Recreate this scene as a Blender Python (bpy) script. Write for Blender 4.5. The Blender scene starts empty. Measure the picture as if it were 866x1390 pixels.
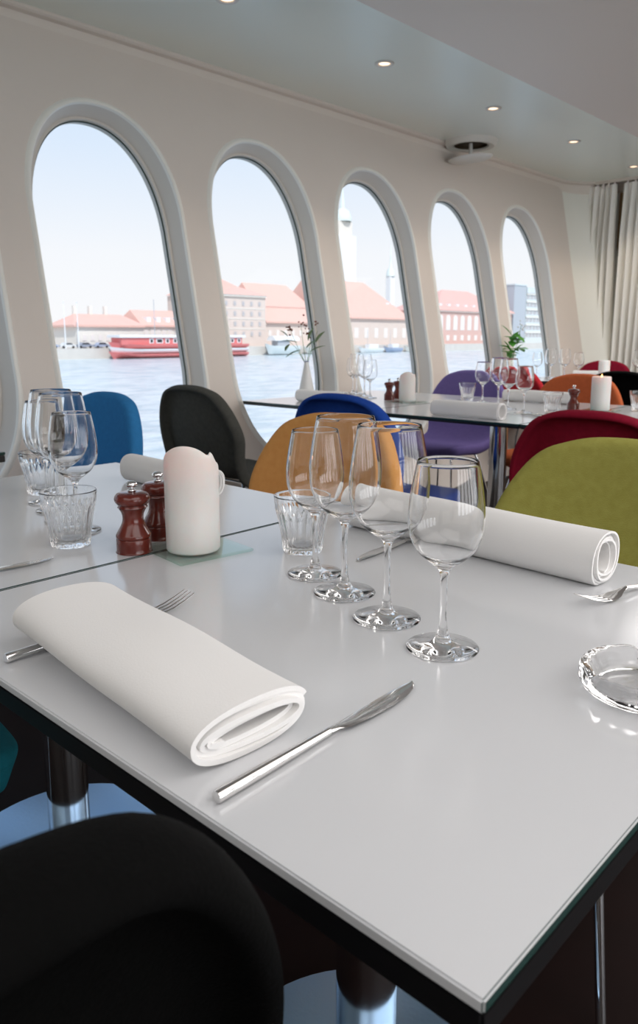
import bpy, bmesh, math, random
from math import sin, cos, pi, radians, sqrt, tan, atan2
from mathutils import Vector, Matrix
random.seed(7)
sc = bpy.context.scene
col = sc.collection

# ------------------------------------------------------------------ camera, world, sun, exposure
PITCH = math.atan(193 / 1037.0); YAW = radians(43.1); CAMZ = 1.075
cd = bpy.data.cameras.new('camera'); cam = bpy.data.objects.new('camera', cd); col.objects.link(cam)
cd.sensor_fit = 'VERTICAL'; cd.sensor_height = 36.0
cd.lens = 1037 / 1390 * 36.0
cd.shift_y = -45 / 1390.0
cd.clip_start = 0.02; cd.clip_end = 3000
cam.location = (0, 0, CAMZ)
cam.rotation_euler = (pi / 2 - PITCH, 0, YAW)
cd.dof.use_dof = True; cd.dof.focus_distance = 0.95; cd.dof.aperture_fstop = 11
sc.camera = cam

w = bpy.data.worlds.new('sky'); sc.world = w; w.use_nodes = True
nt = w.node_tree; nt.nodes.clear()
wo = nt.nodes.new('ShaderNodeOutputWorld'); bg = nt.nodes.new('ShaderNodeBackground')
tc = nt.nodes.new('ShaderNodeTexCoord'); sx = nt.nodes.new('ShaderNodeSeparateXYZ'); cr = nt.nodes.new('ShaderNodeValToRGB')
nt.links.new(tc.outputs['Generated'], sx.inputs[0]); nt.links.new(sx.outputs['Z'], cr.inputs[0])
nt.links.new(cr.outputs[0], bg.inputs[0]); nt.links.new(bg.outputs[0], wo.inputs[0])
els = cr.color_ramp.elements
els[0].position = 0.0; els[0].color = (0.99, 0.985, 1.0, 1)
els[1].position = 1.0; els[1].color = (0.50, 0.66, 0.95, 1)
for p, c in ((0.10, (0.94, 0.96, 1.0)), (0.22, (0.74, 0.85, 1.0)), (0.36, (0.57, 0.74, 0.98))):
    e = els.new(p); e.color = c + (1,)
bg.inputs[1].default_value = 1.0

def lamp(name, kind, loc, rot, energy, color=(1, 1, 1), **kw):
    l = bpy.data.lights.new(name, kind); l.energy = energy; l.color = color
    for k, v in kw.items(): setattr(l, k, v)
    o = bpy.data.objects.new(name, l); col.objects.link(o); o.location = loc; o.rotation_euler = rot
    return o
# sun behind the ship, lighting the far quay; the deck above keeps it out of the cabin
lamp('sun', 'SUN', (0, 0, 30), (0, radians(42), radians(-25)), 3.1, (1, 0.975, 0.95), angle=0.01)
# unseen fill lights added to brighten the cabin, beside the right windows and overhead
lamp('right_side_fill', 'AREA', (4.30, 2.2, 1.35), (0, radians(90), 0), 195, (0.97, 0.98, 1.0), shape='RECTANGLE', size=1.6, size_y=8.0)
lamp('ceiling_fill', 'AREA', (1.2, 2.2, 2.33), (0, 0, 0), 84, (1, 0.965, 0.94), shape='RECTANGLE', size=2.2, size_y=5.5)
lamp('ceiling_fill', 'AREA', (-0.6, 5.5, 2.33), (0, 0, 0), 60, (1, 0.97, 0.95), shape='RECTANGLE', size=2.4, size_y=1.6)
lamp('ceiling_fill', 'AREA', (0.2, -1.6, 2.33), (0, 0, 0), 27, (1, 0.965, 0.94), shape='RECTANGLE', size=3.0, size_y=1.8)

sc.view_settings.view_transform = 'Standard'; sc.view_settings.look = 'None'
sc.view_settings.gamma = 1; sc.view_settings.use_curve_mapping = False
sc.view_settings.exposure = 0.0
cy = sc.cycles
cy.max_bounces = 14; cy.transmission_bounces = 12; cy.glossy_bounces = 6; cy.diffuse_bounces = 5; cy.transparent_max_bounces = 24
cy.caustics_refractive = True; cy.caustics_reflective = False; cy.blur_glossy = 0.5
cy.sample_clamp_indirect = 6.0
cy.use_denoising = True

# ------------------------------------------------------------------ materials
def mat(name, color, rough=0.5, metal=0.0, spec=0.5, trans=0.0, ior=1.45, sheen=0.0, coat=0.0, sss=0.0, ssr=(1, .6, .4), sss_scale=0.02,
        noise=None, bump=None, emit=None):
    """noise=(scale, amount, second colour)  bump=(scale, strength, distance)"""
    m = bpy.data.materials.new(name); m.use_nodes = True
    t = m.node_tree; b = t.nodes['Principled BSDF']
    b.inputs['Base Color'].default_value = tuple(color) + (1,)
    b.inputs['Roughness'].default_value = rough; b.inputs['Metallic'].default_value = metal
    b.inputs['Specular IOR Level'].default_value = spec
    b.inputs['Transmission Weight'].default_value = trans; b.inputs['IOR'].default_value = ior
    b.inputs['Sheen Weight'].default_value = sheen; b.inputs['Coat Weight'].default_value = coat
    if sss:
        b.inputs['Subsurface Weight'].default_value = sss; b.inputs['Subsurface Radius'].default_value = ssr
        b.inputs['Subsurface Scale'].default_value = sss_scale
    if noise or bump:
        c = t.nodes.new('ShaderNodeTexCoord')
    if noise:
        n = t.nodes.new('ShaderNodeTexNoise'); n.inputs['Scale'].default_value = noise[0]; n.inputs['Detail'].default_value = 4
        t.links.new(c.outputs['Object'], n.inputs['Vector'])
        r = t.nodes.new('ShaderNodeValToRGB'); r.color_ramp.elements[0].position = 0.5 - noise[1] / 2; r.color_ramp.elements[1].position = 0.5 + noise[1] / 2
        r.color_ramp.elements[0].color = tuple(color) + (1,); r.color_ramp.elements[1].color = tuple(noise[2]) + (1,)
        t.links.new(n.outputs['Fac'], r.inputs[0]); t.links.new(r.outputs[0], b.inputs['Base Color'])
    if bump:
        n2 = t.nodes.new('ShaderNodeTexNoise'); n2.inputs['Scale'].default_value = bump[0]; n2.inputs['Detail'].default_value = 3
        t.links.new(c.outputs['Object'], n2.inputs['Vector'])
        bp = t.nodes.new('ShaderNodeBump'); bp.inputs['Strength'].default_value = bump[1]; bp.inputs['Distance'].default_value = bump[2]
        t.links.new(n2.outputs['Fac'], bp.inputs['Height']); t.links.new(bp.outputs[0], b.inputs['Normal'])
    if emit:
        b.inputs['Emission Color'].default_value = tuple(emit[0]) + (1,); b.inputs['Emission Strength'].default_value = emit[1]
    return m

def felt(name, c1, c2):
    return mat(name, c1, 0.95, spec=0.1, sheen=0.0, noise=(55, 0.5, c2), bump=(420, 0.5, 0.002))
M = {}
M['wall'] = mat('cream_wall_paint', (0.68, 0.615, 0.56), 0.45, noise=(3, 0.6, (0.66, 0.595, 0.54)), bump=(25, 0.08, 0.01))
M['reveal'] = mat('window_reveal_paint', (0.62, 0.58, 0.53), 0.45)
M['ridge'] = mat('window_ring_paint', (0.80, 0.79, 0.74), 0.28)  # lighter than the wall: the ridge's highlight is put into its colour
M['ceiling'] = mat('ceiling_gloss_paint', (0.84, 0.90, 0.84), 0.32, noise=(2, 0.6, (0.83, 0.885, 0.825)))
M['soffit'] = mat('soffit_paint', (0.72, 0.655, 0.60), 0.5)
M['trim'] = mat('trim_paint', (0.72, 0.66, 0.60), 0.4)
M['farwall'] = mat('end_wall_paint', (0.80, 0.80, 0.74), 0.5)
M['wood_dark'] = mat('dark_floor_wood', (0.012, 0.005, 0.0045), 0.5, spec=.10, noise=(6, 0.6, (0.007, 0.0035, 0.003)))
M['panel'] = mat('brown_panel', (0.40, 0.25, 0.12), 0.6, noise=(8, .6, (.18, .11, .05)))
M['curtain'] = mat('curtain_cloth', (0.86, 0.85, 0.81), 0.9, spec=.1, bump=(300, .2, .001))
M['table_white'] = mat('white_glass_top', (0.66, 0.672, 0.695), 0.14, spec=0.5, ior=1.75)  # slight blue cast of the sky light is put into this white
M['table_edge'] = mat('green_glass_edge', (0.02, 0.05, 0.045), 0.15)
M['table_black'] = mat('black_underframe', (0.006, 0.006, 0.007), 0.4)
M['chrome'] = mat('chrome', (0.75, 0.75, 0.76), 0.08, metal=1)
M['steel'] = mat('sky_tinted_steel', (0.42, 0.64, 0.90), 0.35, metal=1, bump=(120, .25, .002))  # blue of the reflected sky is put into the metal colour
M['cutlery'] = mat('polished_cutlery', (0.78, 0.77, 0.76), 0.10, metal=1)
M['glass'] = mat('clear_glass', (1, 1, 1), 0.0, trans=1.0, ior=1.36)
M['linen'] = mat('white_linen', (0.82, 0.81, 0.80), 0.9, spec=.15, sheen=.2, bump=(500, .15, .001))
M['wax'] = mat('white_wax', (0.74, 0.72, 0.70), 0.45, sss=0.6, ssr=(1, .45, .38), sss_scale=0.02)
M['mill'] = mat('red_brown_wood', (0.155, 0.022, 0.012), 0.22, coat=0.4, noise=(30, .5, (0.09, 0.012, 0.008)))
M['flame'] = mat('candle_flame', (1, .6, .2), .5, emit=((1, .55, .18), 6))
M['wick'] = mat('wick', (.02, .02, .02), .8)
M['porcelain'] = mat('white_porcelain', (.75, .75, .74), .2)
M['stem'] = mat('green_stem', (.10, .22, .06), .6)
M['leaf'] = mat('green_leaf', (.05, .25, .03), .5, noise=(40, .5, (.12, .38, .05)))
M['leaf_dull'] = mat('dull_green_leaf', (.08, .16, .07), .6, noise=(40, .5, (.16, .22, .10)))
M['berry'] = mat('brown_berry', (.16, .05, .03), .5)
M['socket'] = mat('white_plastic', (.85, .80, .78), .4)
M['vent'] = mat('vent_paint', (.72, .72, .68), .3)
M['vent_dark'] = mat('vent_inside', (.06, .04, .02), .7)
def soften(m, f):
    # share of light passing straight through the thin clear walls
    t = m.node_tree; b = t.nodes['Principled BSDF']; o = t.nodes['Material Output']
    mx = t.nodes.new('ShaderNodeMixShader'); tr = t.nodes.new('ShaderNodeBsdfTransparent'); mx.inputs[0].default_value = f
    t.links.new(b.outputs[0], mx.inputs[1]); t.links.new(tr.outputs[0], mx.inputs[2]); t.links.new(mx.outputs[0], o.inputs[0])
def thin_glass(name, tint, ior):
    m = bpy.data.materials.new(name); m.use_nodes = True; t = m.node_tree; t.nodes.clear()
    o_ = t.nodes.new('ShaderNodeOutputMaterial'); mx = t.nodes.new('ShaderNodeMixShader'); tr = t.nodes.new('ShaderNodeBsdfTransparent'); gl = t.nodes.new('ShaderNodeBsdfGlossy')
    lw = t.nodes.new('ShaderNodeLayerWeight'); lw.inputs[0].default_value = .5; pw = t.nodes.new('ShaderNodeMath'); pw.operation = 'POWER'; pw.inputs[1].default_value = 4.0; ml_ = t.nodes.new('ShaderNodeMath'); ml_.operation = 'MULTIPLY_ADD'; ml_.inputs[1].default_value = .7; ml_.inputs[2].default_value = .04; gl.inputs['Roughness'].default_value = 0.02
    tr.inputs[0].default_value = tint + (1,)
    t.links.new(lw.outputs['Facing'], pw.inputs[0]); t.links.new(pw.outputs[0], ml_.inputs[0]); t.links.new(ml_.outputs[0], mx.inputs[0]); t.links.new(tr.outputs[0], mx.inputs[1]); t.links.new(gl.outputs[0], mx.inputs[2]); t.links.new(mx.outputs[0], o_.inputs[0])
    return m
M['plate_glass'] = thin_glass('greenish_glass', (.90, .96, .93), .22)
M['pane'] = bpy.data.materials.new('window_pane_glass'); M['pane'].use_nodes = True
t = M['pane'].node_tree; t.nodes.clear()
o_ = t.nodes.new('ShaderNodeOutputMaterial'); mx = t.nodes.new('ShaderNodeMixShader'); tr = t.nodes.new('ShaderNodeBsdfTransparent'); gl = t.nodes.new('ShaderNodeBsdfGlossy')
fr = t.nodes.new('ShaderNodeFresnel'); fr.inputs[0].default_value = 1.10; gl.inputs['Roughness'].default_value = 0.0
tr.inputs[0].default_value = (.98, .99, .99, 1)
t.links.new(fr.outputs[0], mx.inputs[0]); t.links.new(tr.outputs[0], mx.inputs[1]); t.links.new(gl.outputs[0], mx.inputs[2]); t.links.new(mx.outputs[0], o_.inputs[0])

# ------------------------------------------------------------------ helpers
def mesh_obj(name, verts, faces, m, parent=None, smooth=True, loc=None, rot=None, recalc=True, auto=None):
    me = bpy.data.meshes.new(name); me.from_pydata([tuple(v) for v in verts], [], faces); me.update()
    if recalc:
        bm = bmesh.new(); bm.from_mesh(me); bmesh.ops.recalc_face_normals(bm, faces=bm.faces); bm.to_mesh(me); bm.free()
    me.materials.append(m)
    for p in me.polygons: p.use_smooth = smooth
    o = bpy.data.objects.new(name, me); col.objects.link(o)
    if parent: o.parent = parent
    if loc: o.location = loc
    if rot: o.rotation_euler = rot
    if auto: sharp(o, auto)
    return o
def sharp(o, deg):
    me = o.data; bm = bmesh.new(); bm.from_mesh(me)
    for e in bm.edges:
        if len(e.link_faces) == 2 and e.calc_face_angle(0) > radians(deg): e.smooth = False
    bm.to_mesh(me); bm.free()
def bm_obj(name, bm, m, parent=None, smooth=False, auto=None):
    me = bpy.data.meshes.new(name); bmesh.ops.recalc_face_normals(bm, faces=bm.faces); bm.to_mesh(me); bm.free(); me.materials.append(m)
    for p in me.polygons: p.use_smooth = smooth
    o = bpy.data.objects.new(name, me); col.objects.link(o)
    if parent: o.parent = parent
    if auto: sharp(o, auto)
    return o
def add_box(bm, x0, x1, y0, y1, z0, z1, bev=0, rot=None):
    r = bmesh.ops.create_cube(bm, size=1)
    vs = r['verts']
    for v in vs: v.co = Vector(((x0 + x1) / 2 + v.co.x * (x1 - x0), (y0 + y1) / 2 + v.co.y * (y1 - y0), (z0 + z1) / 2 + v.co.z * (z1 - z0)))
    if rot: bmesh.ops.transform(bm, matrix=rot, verts=vs)
    if bev:
        es = list({e for v in vs for e in v.link_edges})
        bmesh.ops.bevel(bm, geom=es, offset=bev, segments=2, affect='EDGES')
def box(name, x0, x1, y0, y1, z0, z1, m, parent=None, bev=0):
    bm = bmesh.new(); add_box(bm, x0, x1, y0, y1, z0, z1, bev); return bm_obj(name, bm, m, parent)
def revolve(name, prof, m, parent=None, n=48, rfun=None, auto=40, loc=None, closed=False):
    """prof: list of (r, z); r==0 ends collapse to a point."""
    vs, fs, rings = [], [], []
    for (r, z) in prof:
        if r < 1e-6:
            vs.append((0, 0, z)); rings.append([len(vs) - 1])
        else:
            st = len(vs)
            for i in range(n):
                a = 2 * pi * i / n
                rr = rfun(r, z, a) if rfun else r
                vs.append((rr * cos(a), rr * sin(a), z))
            rings.append(list(range(st, st + n)))
    prs = list(zip(rings[:-1], rings[1:]))
    if closed: prs.append((rings[-1], rings[0]))
    for A, B in prs:
        for i in range(n):
            j = (i + 1) % n
            if len(A) == 1 and len(B) == 1: break
            if len(A) == 1: fs.append((A[0], B[j], B[i]))
            elif len(B) == 1: fs.append((A[i], A[j], B[0]))
            else: fs.append((A[i], A[j], B[j], B[i]))
    return mesh_obj(name, vs, fs, m, parent, True, loc, auto=auto)
def smooth_profile(pts, sub=4):
    """Catmull-Rom through (r,z) points"""
    out = []
    P = [pts[0]] + list(pts) + [pts[-1]]
    for i in range(1, len(P) - 2):
        for k in range(sub):
            t_ = k / sub
            q = []
            for d in range(2):
                a, b, c, e = P[i - 1][d], P[i][d], P[i + 1][d], P[i + 2][d]
                q.append(0.5 * (2 * b + (c - a) * t_ + (2 * a - 5 * b + 4 * c - e) * t_ ** 2 + (3 * b - a - 3 * c + e) * t_ ** 3))
            out.append((max(q[0], 0), q[1]))
    out.append(pts[-1]); return out
def tube_geo(path, rad, n=10, caps=True):
    vs, fs = [], []
    P = [Vector(p) for p in path]; R = rad if isinstance(rad, (list, tuple)) else [rad] * len(P)
    up = None; k = len(P)
    for i, p in enumerate(P):
        d = (P[min(i + 1, k - 1)] - P[max(i - 1, 0)]).normalized()
        if up is None:
            up = Vector((0, 0, 1)) if abs(d.z) < .9 else Vector((1, 0, 0))
        a = d.cross(up).normalized(); up = a.cross(d).normalized()
        for j in range(n):
            t_ = 2 * pi * j / n
            vs.append(p + (a * cos(t_) + up * sin(t_)) * R[i])
    for i in range(k - 1):
        for j in range(n):
            q = (j + 1) % n
            fs.append((i * n + j, i * n + q, (i + 1) * n + q, (i + 1) * n + j))
    if caps:
        fs.append(tuple(range(n - 1, -1, -1))); fs.append(tuple(range((k - 1) * n, k * n)))
    return vs, fs
def tubes(name, lst, m, parent=None, n=10):
    V, Fs = [], []
    for path, rad in lst:
        vs, fs = tube_geo(path, rad, n); o = len(V); V += vs; Fs += [tuple(i + o for i in f) for f in fs]
    return mesh_obj(name, V, Fs, m, parent, auto=50)
def empty(name, loc=(0, 0, 0), rz=0):
    o = bpy.data.objects.new(name, None); col.objects.link(o); o.location = loc; o.rotation_euler = (0, 0, rz); o.empty_display_size = .05; return o
def tag(o, label, cat, group=None, kind=None):
    o['label'] = label; o['category'] = cat
    if group: o['group'] = group
    if kind: o['kind'] = kind
    return o
def struct(o, label=None):
    o['kind'] = 'structure'
    if label: o['label'] = label
    return o
def children(o): return [c for c in bpy.data.objects if c.parent == o]
def copy_tree(o, parent=None):
    c = o.copy(); col.objects.link(c); c.parent = parent
    for ch in children(o): copy_tree(ch, c)
    return c

# ------------------------------------------------------------------ the cabin shell
CEIL = 2.488; LOWC = 2.36; YB, YF = -3.2, 7.35
K = 0.2
def wx(z): return -3.45 + K * (CEIL - z)          # the hull side leans outward towards the top
SL = sqrt(1 + K * K)
WZ0, WZ1, WZC = 0.41, 2.135, 1.272                 # window opening, bottom, top and centre
WH = (WZ1 - WZ0) / 2; WW = 0.392
PITCHW = 0.999; WY0 = 2.087
wins = [WY0 + PITCHW * (i - 3) for i in range(8)]    # 8 openings along the side
def win_loop(g, n=64):
    """stadium with elliptical ends, g grows it outward; returns (dy, dz)"""
    a = WW + g; cap = 0.52; H = WH + g
    pts = []
    straight = H - cap
    for i in range(n):
        t_ = 2 * pi * i / n
        c_, s_ = cos(t_), sin(t_)
        e = 2 / 2.15
        y = a * (abs(c_) ** e) * (1 if c_ >= 0 else -1)
        z = cap * (abs(s_) ** e) * (1 if s_ >= 0 else -1)
        if s_ > 1e-9: z += straight
        elif s_ < -1e-9: z -= straight
        pts.append((y, z))
    return pts
def side(y, z, out=0.0):
    """point on the leaning side, 'out' metres outboard"""
    return Vector((wx(z) - out / SL, y, z - out * K / SL))
def build_side_wall():
    vs, fs = [], []
    n = 64
    z0, z1 = 0.0, CEIL
    base = win_loop(0.03, n)
    for wy in wins:
        ya, yb = wy - PITCHW / 2, wy + PITCHW / 2
        inner, outer = [], []
        for (dy, dz) in base:
            inner.append((wy + dy, WZC + dz))
            # project radially to the rectangle
            s = 1e9
            if abs(dy) > 1e-6: s = min(s, (PITCHW / 2) / abs(dy))
            if dz > 1e-6: s = min(s, (z1 - WZC) / dz)
            if dz < -1e-6: s = min(s, (WZC - z0) / -dz)
            outer.append([wy + dy * s, WZC + dz * s])
        # snap the nearest outer points to the four corners
        for cy_, cz_ in ((ya, z0), (ya, z1), (yb, z0), (yb, z1)):
            k = min(range(n), key=lambda i: (outer[i][0] - cy_) ** 2 + (outer[i][1] - cz_) ** 2)
            outer[k] = [cy_, cz_]
        o = len(vs)
        vs += [side(y, z) for y, z in inner] + [side(y, z) for y, z in outer]
        for i in range(n):
            j = (i + 1) % n
            fs.append((o + i, o + j, o + n + j, o + n + i))
    # plain ends
    for ya, yb in ((YB, wins[0] - PITCHW / 2), (wins[-1] + PITCHW / 2, YF)):
        if yb - ya > 0.001:
            o = len(vs)
            for y, z in ((ya, z0), (yb, z0), (yb, z1), (ya, z1)): vs.append(side(y, z))
            fs.append((o, o + 1, o + 2, o + 3))
    return mesh_obj('wall_left', vs, fs, M['wall'], smooth=False)
wall_left = struct(build_side_wall())
def build_window(i, wy):
    e = empty('window_%d' % i); struct(e)
    n = 96
    # ring: raised rounded ridge then the reveal going outboard to the pane
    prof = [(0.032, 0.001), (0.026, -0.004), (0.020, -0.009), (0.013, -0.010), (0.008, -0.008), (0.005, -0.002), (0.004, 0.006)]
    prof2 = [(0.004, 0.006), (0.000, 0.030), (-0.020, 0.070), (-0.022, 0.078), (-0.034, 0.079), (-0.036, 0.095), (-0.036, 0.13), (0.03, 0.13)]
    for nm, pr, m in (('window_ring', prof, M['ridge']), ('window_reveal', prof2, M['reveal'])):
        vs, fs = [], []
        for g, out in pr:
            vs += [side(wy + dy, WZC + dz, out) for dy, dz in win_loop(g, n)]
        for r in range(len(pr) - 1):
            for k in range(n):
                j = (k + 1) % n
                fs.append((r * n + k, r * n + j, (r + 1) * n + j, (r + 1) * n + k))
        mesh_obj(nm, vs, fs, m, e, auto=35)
    vs, fs = [], []
    pg = [(-0.030, .098), (-0.040, .098), (-0.040, .104)]
    for g, out in pg: vs += [side(wy + dy, WZC + dz, out - .004) for dy, dz in win_loop(g, n)]
    for r in range(2):
        for k in range(n):
            j = (k + 1) % n; fs.append((r * n + k, r * n + j, (r + 1) * n + j, (r + 1) * n + k))
    mesh_obj('gasket', vs, fs, M['table_edge'], e)
    lp = win_loop(-0.034, n)
    vs = [side(wy + dy, WZC + dz, .104) for dy, dz in lp]
    mesh_obj('window_pane', vs, [tuple(range(n))], M['pane'], e, smooth=False, recalc=False)
    return e
for i, wy in enumerate(wins): build_window(i + 1, wy)
# far side of the ship: the same wall mirrored
WR = 0.9
mw = wall_left.copy(); mw.name = 'wall_right'; col.objects.link(mw); mw.scale.x = -1; mw.location.x = WR
for i, wy in enumerate(wins):
    src = bpy.data.objects['window_%d' % (i + 1)]
    c = src.copy(); c.name = 'window_%d' % (i + 9); col.objects.link(c); c.scale.x = -1; c.location.x = WR
    for ch in children(src):
        if ch.name.startswith(('window_ring', 'window_reveal')):
            d = ch.copy(); d.parent = c; col.objects.link(d)
XR = WR + 3.45
struct(box('floor', -3.6, XR + .1, YB - .1, YF + .1, -0.1, 0.0, M['wood_dark']))
LX = -2.12
struct(box('ceiling', -3.56, LX + .05, YB, YF + .1, CEIL, CEIL + .1, M['ceiling']))
struct(box('ceiling_low', LX, XR + .1, YB, YF + .1, LOWC, LOWC + .3, M['soffit']))
struct(box('wall_back', -3.6, XR + .1, YB - .1, YB, 0, CEIL, M['farwall']))
# end wall with a rounded corner into the window side
def end_wall():
    vs, fs = [], []
    zs = [0, .4, .8, 1.2, 1.6, 2.0, CEIL]
    cols = []
    R = 0.46
    for z in zs:
        row = []
        x0 = wx(z)
        for k in range(13):
            a = pi / 2 * k / 12
            row.append((x0 - .004 + R * (1 - cos(a)), YF - R + R * sin(a), z))
        row.append((XR + .1, YF, z)); cols.append(row)
    n = len(cols[0])
    for r in cols: vs += r
    for i in range(len(zs) - 1):
        for j in range(n - 1):
            fs.append((i * n + j, i * n + j + 1, (i + 1) * n + j + 1, (i + 1) * n + j))
    return mesh_obj('wall_far', vs, fs, M['farwall'], auto=30)
struct(end_wall())
# crown trim that follows the window side and turns the corner
def crown():
    prof = [(0.0, 0.0), (0.05, 0.0), (0.05, -0.012), (0.040, -0.020), (0.012, -0.024), (0.012, -0.095), (0.004, -0.105), (0.0, -0.105)]
    path = [(-3.45, YB)] + [(-3.45, y) for y in (0, 2, 4, 6)]
    R = .48
    pts = [(-3.45, YB, 1, 0), (-3.45, YF - R, 1, 0)]
    for k in range(1, 12):
        a = pi / 2 * k / 12
        pts.append((-3.45 + R * (1 - cos(a)), YF - R + R * sin(a), cos(a), -sin(a)))
    pts.append((-3.45 + R, YF, 0, -1)); pts.append((XR, YF, 0, -1))
    vs, fs = [], []
    for x, y, nx, ny in pts:
        for d, dz in prof: vs.append((x + nx * d, y + ny * d, CEIL + dz))
    n = len(prof)
    for i in range(len(pts) - 1):
        for j in range(n - 1): fs.append((i * n + j, i * n + j + 1, (i + 1) * n + j + 1, (i + 1) * n + j))
    return mesh_obj('trim_1', vs, fs, M['trim'], auto=30)
struct(crown())
struct(box('trim_2', -3.04, XR, YF - .03, YF - .005, 0.0, 2.38, M['panel']))

# curtains
def curtain(name, x0, x1, x0b, x1b, folds, label, seed):
    rnd = random.Random(seed)
    e = empty(name, (0, 0, 0)); tag(e, label, 'curtain', 'curtains on the end wall')
    n = folds * 14; zs = [2.445, 2.40, 2.33, 2.2, 2.0, 1.6, 1.1, .6, .04]
    ph = [rnd.uniform(.75, 1.25) for _ in range(folds + 1)]
    V, Fs = [], []
    for s in (0, 1):
        for zi, z in enumerate(zs):
            f = (2.445 - z) / 2.4
            amp = 0.010 + 0.030 * min(1, (2.445 - z) / .35)
            for i in range(n + 1):
                t_ = i / n
                k = min(int(t_ * folds), folds - 1)
                a = (x0 + (x1 - x0) * t_) * (1 - f) + (x0b + (x1b - x0b) * t_) * f
                y = YF - .12 - amp * ph[k] * sin(2 * pi * folds * t_) - .012 * sin(9 * t_ + 3 * f) + s * .004
                x = a + .35 * (x1 - x0) / folds * .5 * sin(4 * pi * folds * t_) * min(1, f * 6)
                V.append((x, y, z))
    m_ = n + 1; L = m_ * len(zs)
    for s in (0, 1):
        for zi in range(len(zs) - 1):
            for i in range(n):
                a = s * L + zi * m_ + i; Fs.append((a, a + 1, a + m_ + 1, a + m_))
    for zi in range(len(zs) - 1):
        for i in (0, n):
            a = zi * m_ + i; Fs.append((a, a + m_, a + m_ + L, a + L))
    for zi in (0, len(zs) - 1):
        for i in range(n):
            a = zi * m_ + i; Fs.append((a, a + 1, a + 1 + L, a + L))
    mesh_obj('curtain_cloth', V, Fs, M['curtain'], e, auto=80)
    for k in range(folds):
        x = x0 + (x1 - x0) * (k + .5) / folds
        box('curtain_hook', x - .006, x + .006, YF - .128, YF - .10, 2.42, 2.462, M['socket'], e)
curtain('curtain', -3.30, -3.03, -3.33, -3.00, 5, 'narrow white pleated curtain nearest the windows, left of the brown gap', 3)
curtain('curtain', -2.972, -2.35, -2.98, -2.45, 9, 'wide white pleated curtain to the right of the brown gap', 5)
struct(box('trim_3', -3.24, XR, YF - .14, YF - .08, 2.462, 2.488, M['trim']))

# ------------------------------------------------------------------ outside
WATER = -4.4
def water():
    m = bpy.data.materials.new('harbour_water'); m.use_nodes = True
    t = m.node_tree; b = t.nodes['Principled BSDF']
    b.inputs['Base Color'].default_value = (.50, .58, .66, 1); b.inputs['Roughness'].default_value = .18; b.inputs['Specular IOR Level'].default_value = .5
    c = t.nodes.new('ShaderNodeTexCoord'); mp = t.nodes.new('ShaderNodeMapping'); mp.inputs['Scale'].default_value = (.55, .28, 1)
    n = t.nodes.new('ShaderNodeTexNoise'); n.inputs['Scale'].default_value = 1.0; n.inputs['Detail'].default_value = 8; n.inputs['Roughness'].default_value = .65
    bp = t.nodes.new('ShaderNodeBump'); bp.inputs['Strength'].default_value = .45; bp.inputs['Distance'].default_value = .4
    t.links.new(c.outputs['Object'], mp.inputs[0]); t.links.new(mp.outputs[0], n.inputs['Vector']); t.links.new(n.outputs['Fac'], bp.inputs['Height']); t.links.new(bp.outputs[0], b.inputs['Normal'])
    r = t.nodes.new('ShaderNodeValToRGB'); r.color_ramp.elements[0].position = .42; r.color_ramp.elements[1].position = .58
    r.color_ramp.elements[0].color = (.45, .57, .62, 1); r.color_ramp.elements[1].color = (.68, .76, .78, 1)
    t.links.new(n.outputs['Fac'], r.inputs[0]); t.links.new(r.outputs[0], b.inputs['Base Color'])
    o = mesh_obj('harbour_water', [(-190, -250, WATER), (-4.6, -250, WATER), (-4.6, 700, WATER), (-190, 700, WATER)], [(0, 1, 2, 3)], m, smooth=False)
    tag(o, 'pale rippled harbour water outside the windows', 'water', kind='stuff')
water()
X_ = dict(  # most far colours are lightened, with the harbour haze put into them
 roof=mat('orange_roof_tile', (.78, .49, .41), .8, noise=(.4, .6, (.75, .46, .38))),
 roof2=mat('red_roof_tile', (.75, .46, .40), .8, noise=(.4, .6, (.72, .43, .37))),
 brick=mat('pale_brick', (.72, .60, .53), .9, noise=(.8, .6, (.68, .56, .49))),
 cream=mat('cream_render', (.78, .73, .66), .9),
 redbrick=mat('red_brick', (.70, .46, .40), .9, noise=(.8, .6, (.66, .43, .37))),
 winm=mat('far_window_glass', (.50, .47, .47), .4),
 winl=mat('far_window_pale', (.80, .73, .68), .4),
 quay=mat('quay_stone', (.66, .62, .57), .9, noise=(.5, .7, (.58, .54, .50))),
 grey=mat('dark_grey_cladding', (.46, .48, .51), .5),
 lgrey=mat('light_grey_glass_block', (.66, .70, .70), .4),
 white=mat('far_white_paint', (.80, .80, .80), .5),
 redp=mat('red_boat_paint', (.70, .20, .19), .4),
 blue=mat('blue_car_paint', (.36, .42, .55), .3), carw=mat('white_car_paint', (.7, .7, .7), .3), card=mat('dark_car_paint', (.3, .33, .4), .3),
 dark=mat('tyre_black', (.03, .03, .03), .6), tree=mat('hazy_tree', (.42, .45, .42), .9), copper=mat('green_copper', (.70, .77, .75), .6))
QX, QZ = -174.0, -1.8
q = box('quay', -420, QX, -300, 900, WATER - 3, QZ, X_['quay']); tag(q, 'long pale stone quay across the harbour', 'quay', kind='structure')
# sides of the opposite harbour seen through the ship's other windows stay open sky
g2 = mesh_obj('far_water', [(5.6, -250, WATER), (400, -250, WATER), (400, 700, WATER), (5.6, 700, WATER)], [(0, 1, 2, 3)], bpy.data.materials['harbour_water'], smooth=False)
tag(g2, 'harbour water on the other side of the ship', 'water', kind='stuff')

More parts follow.
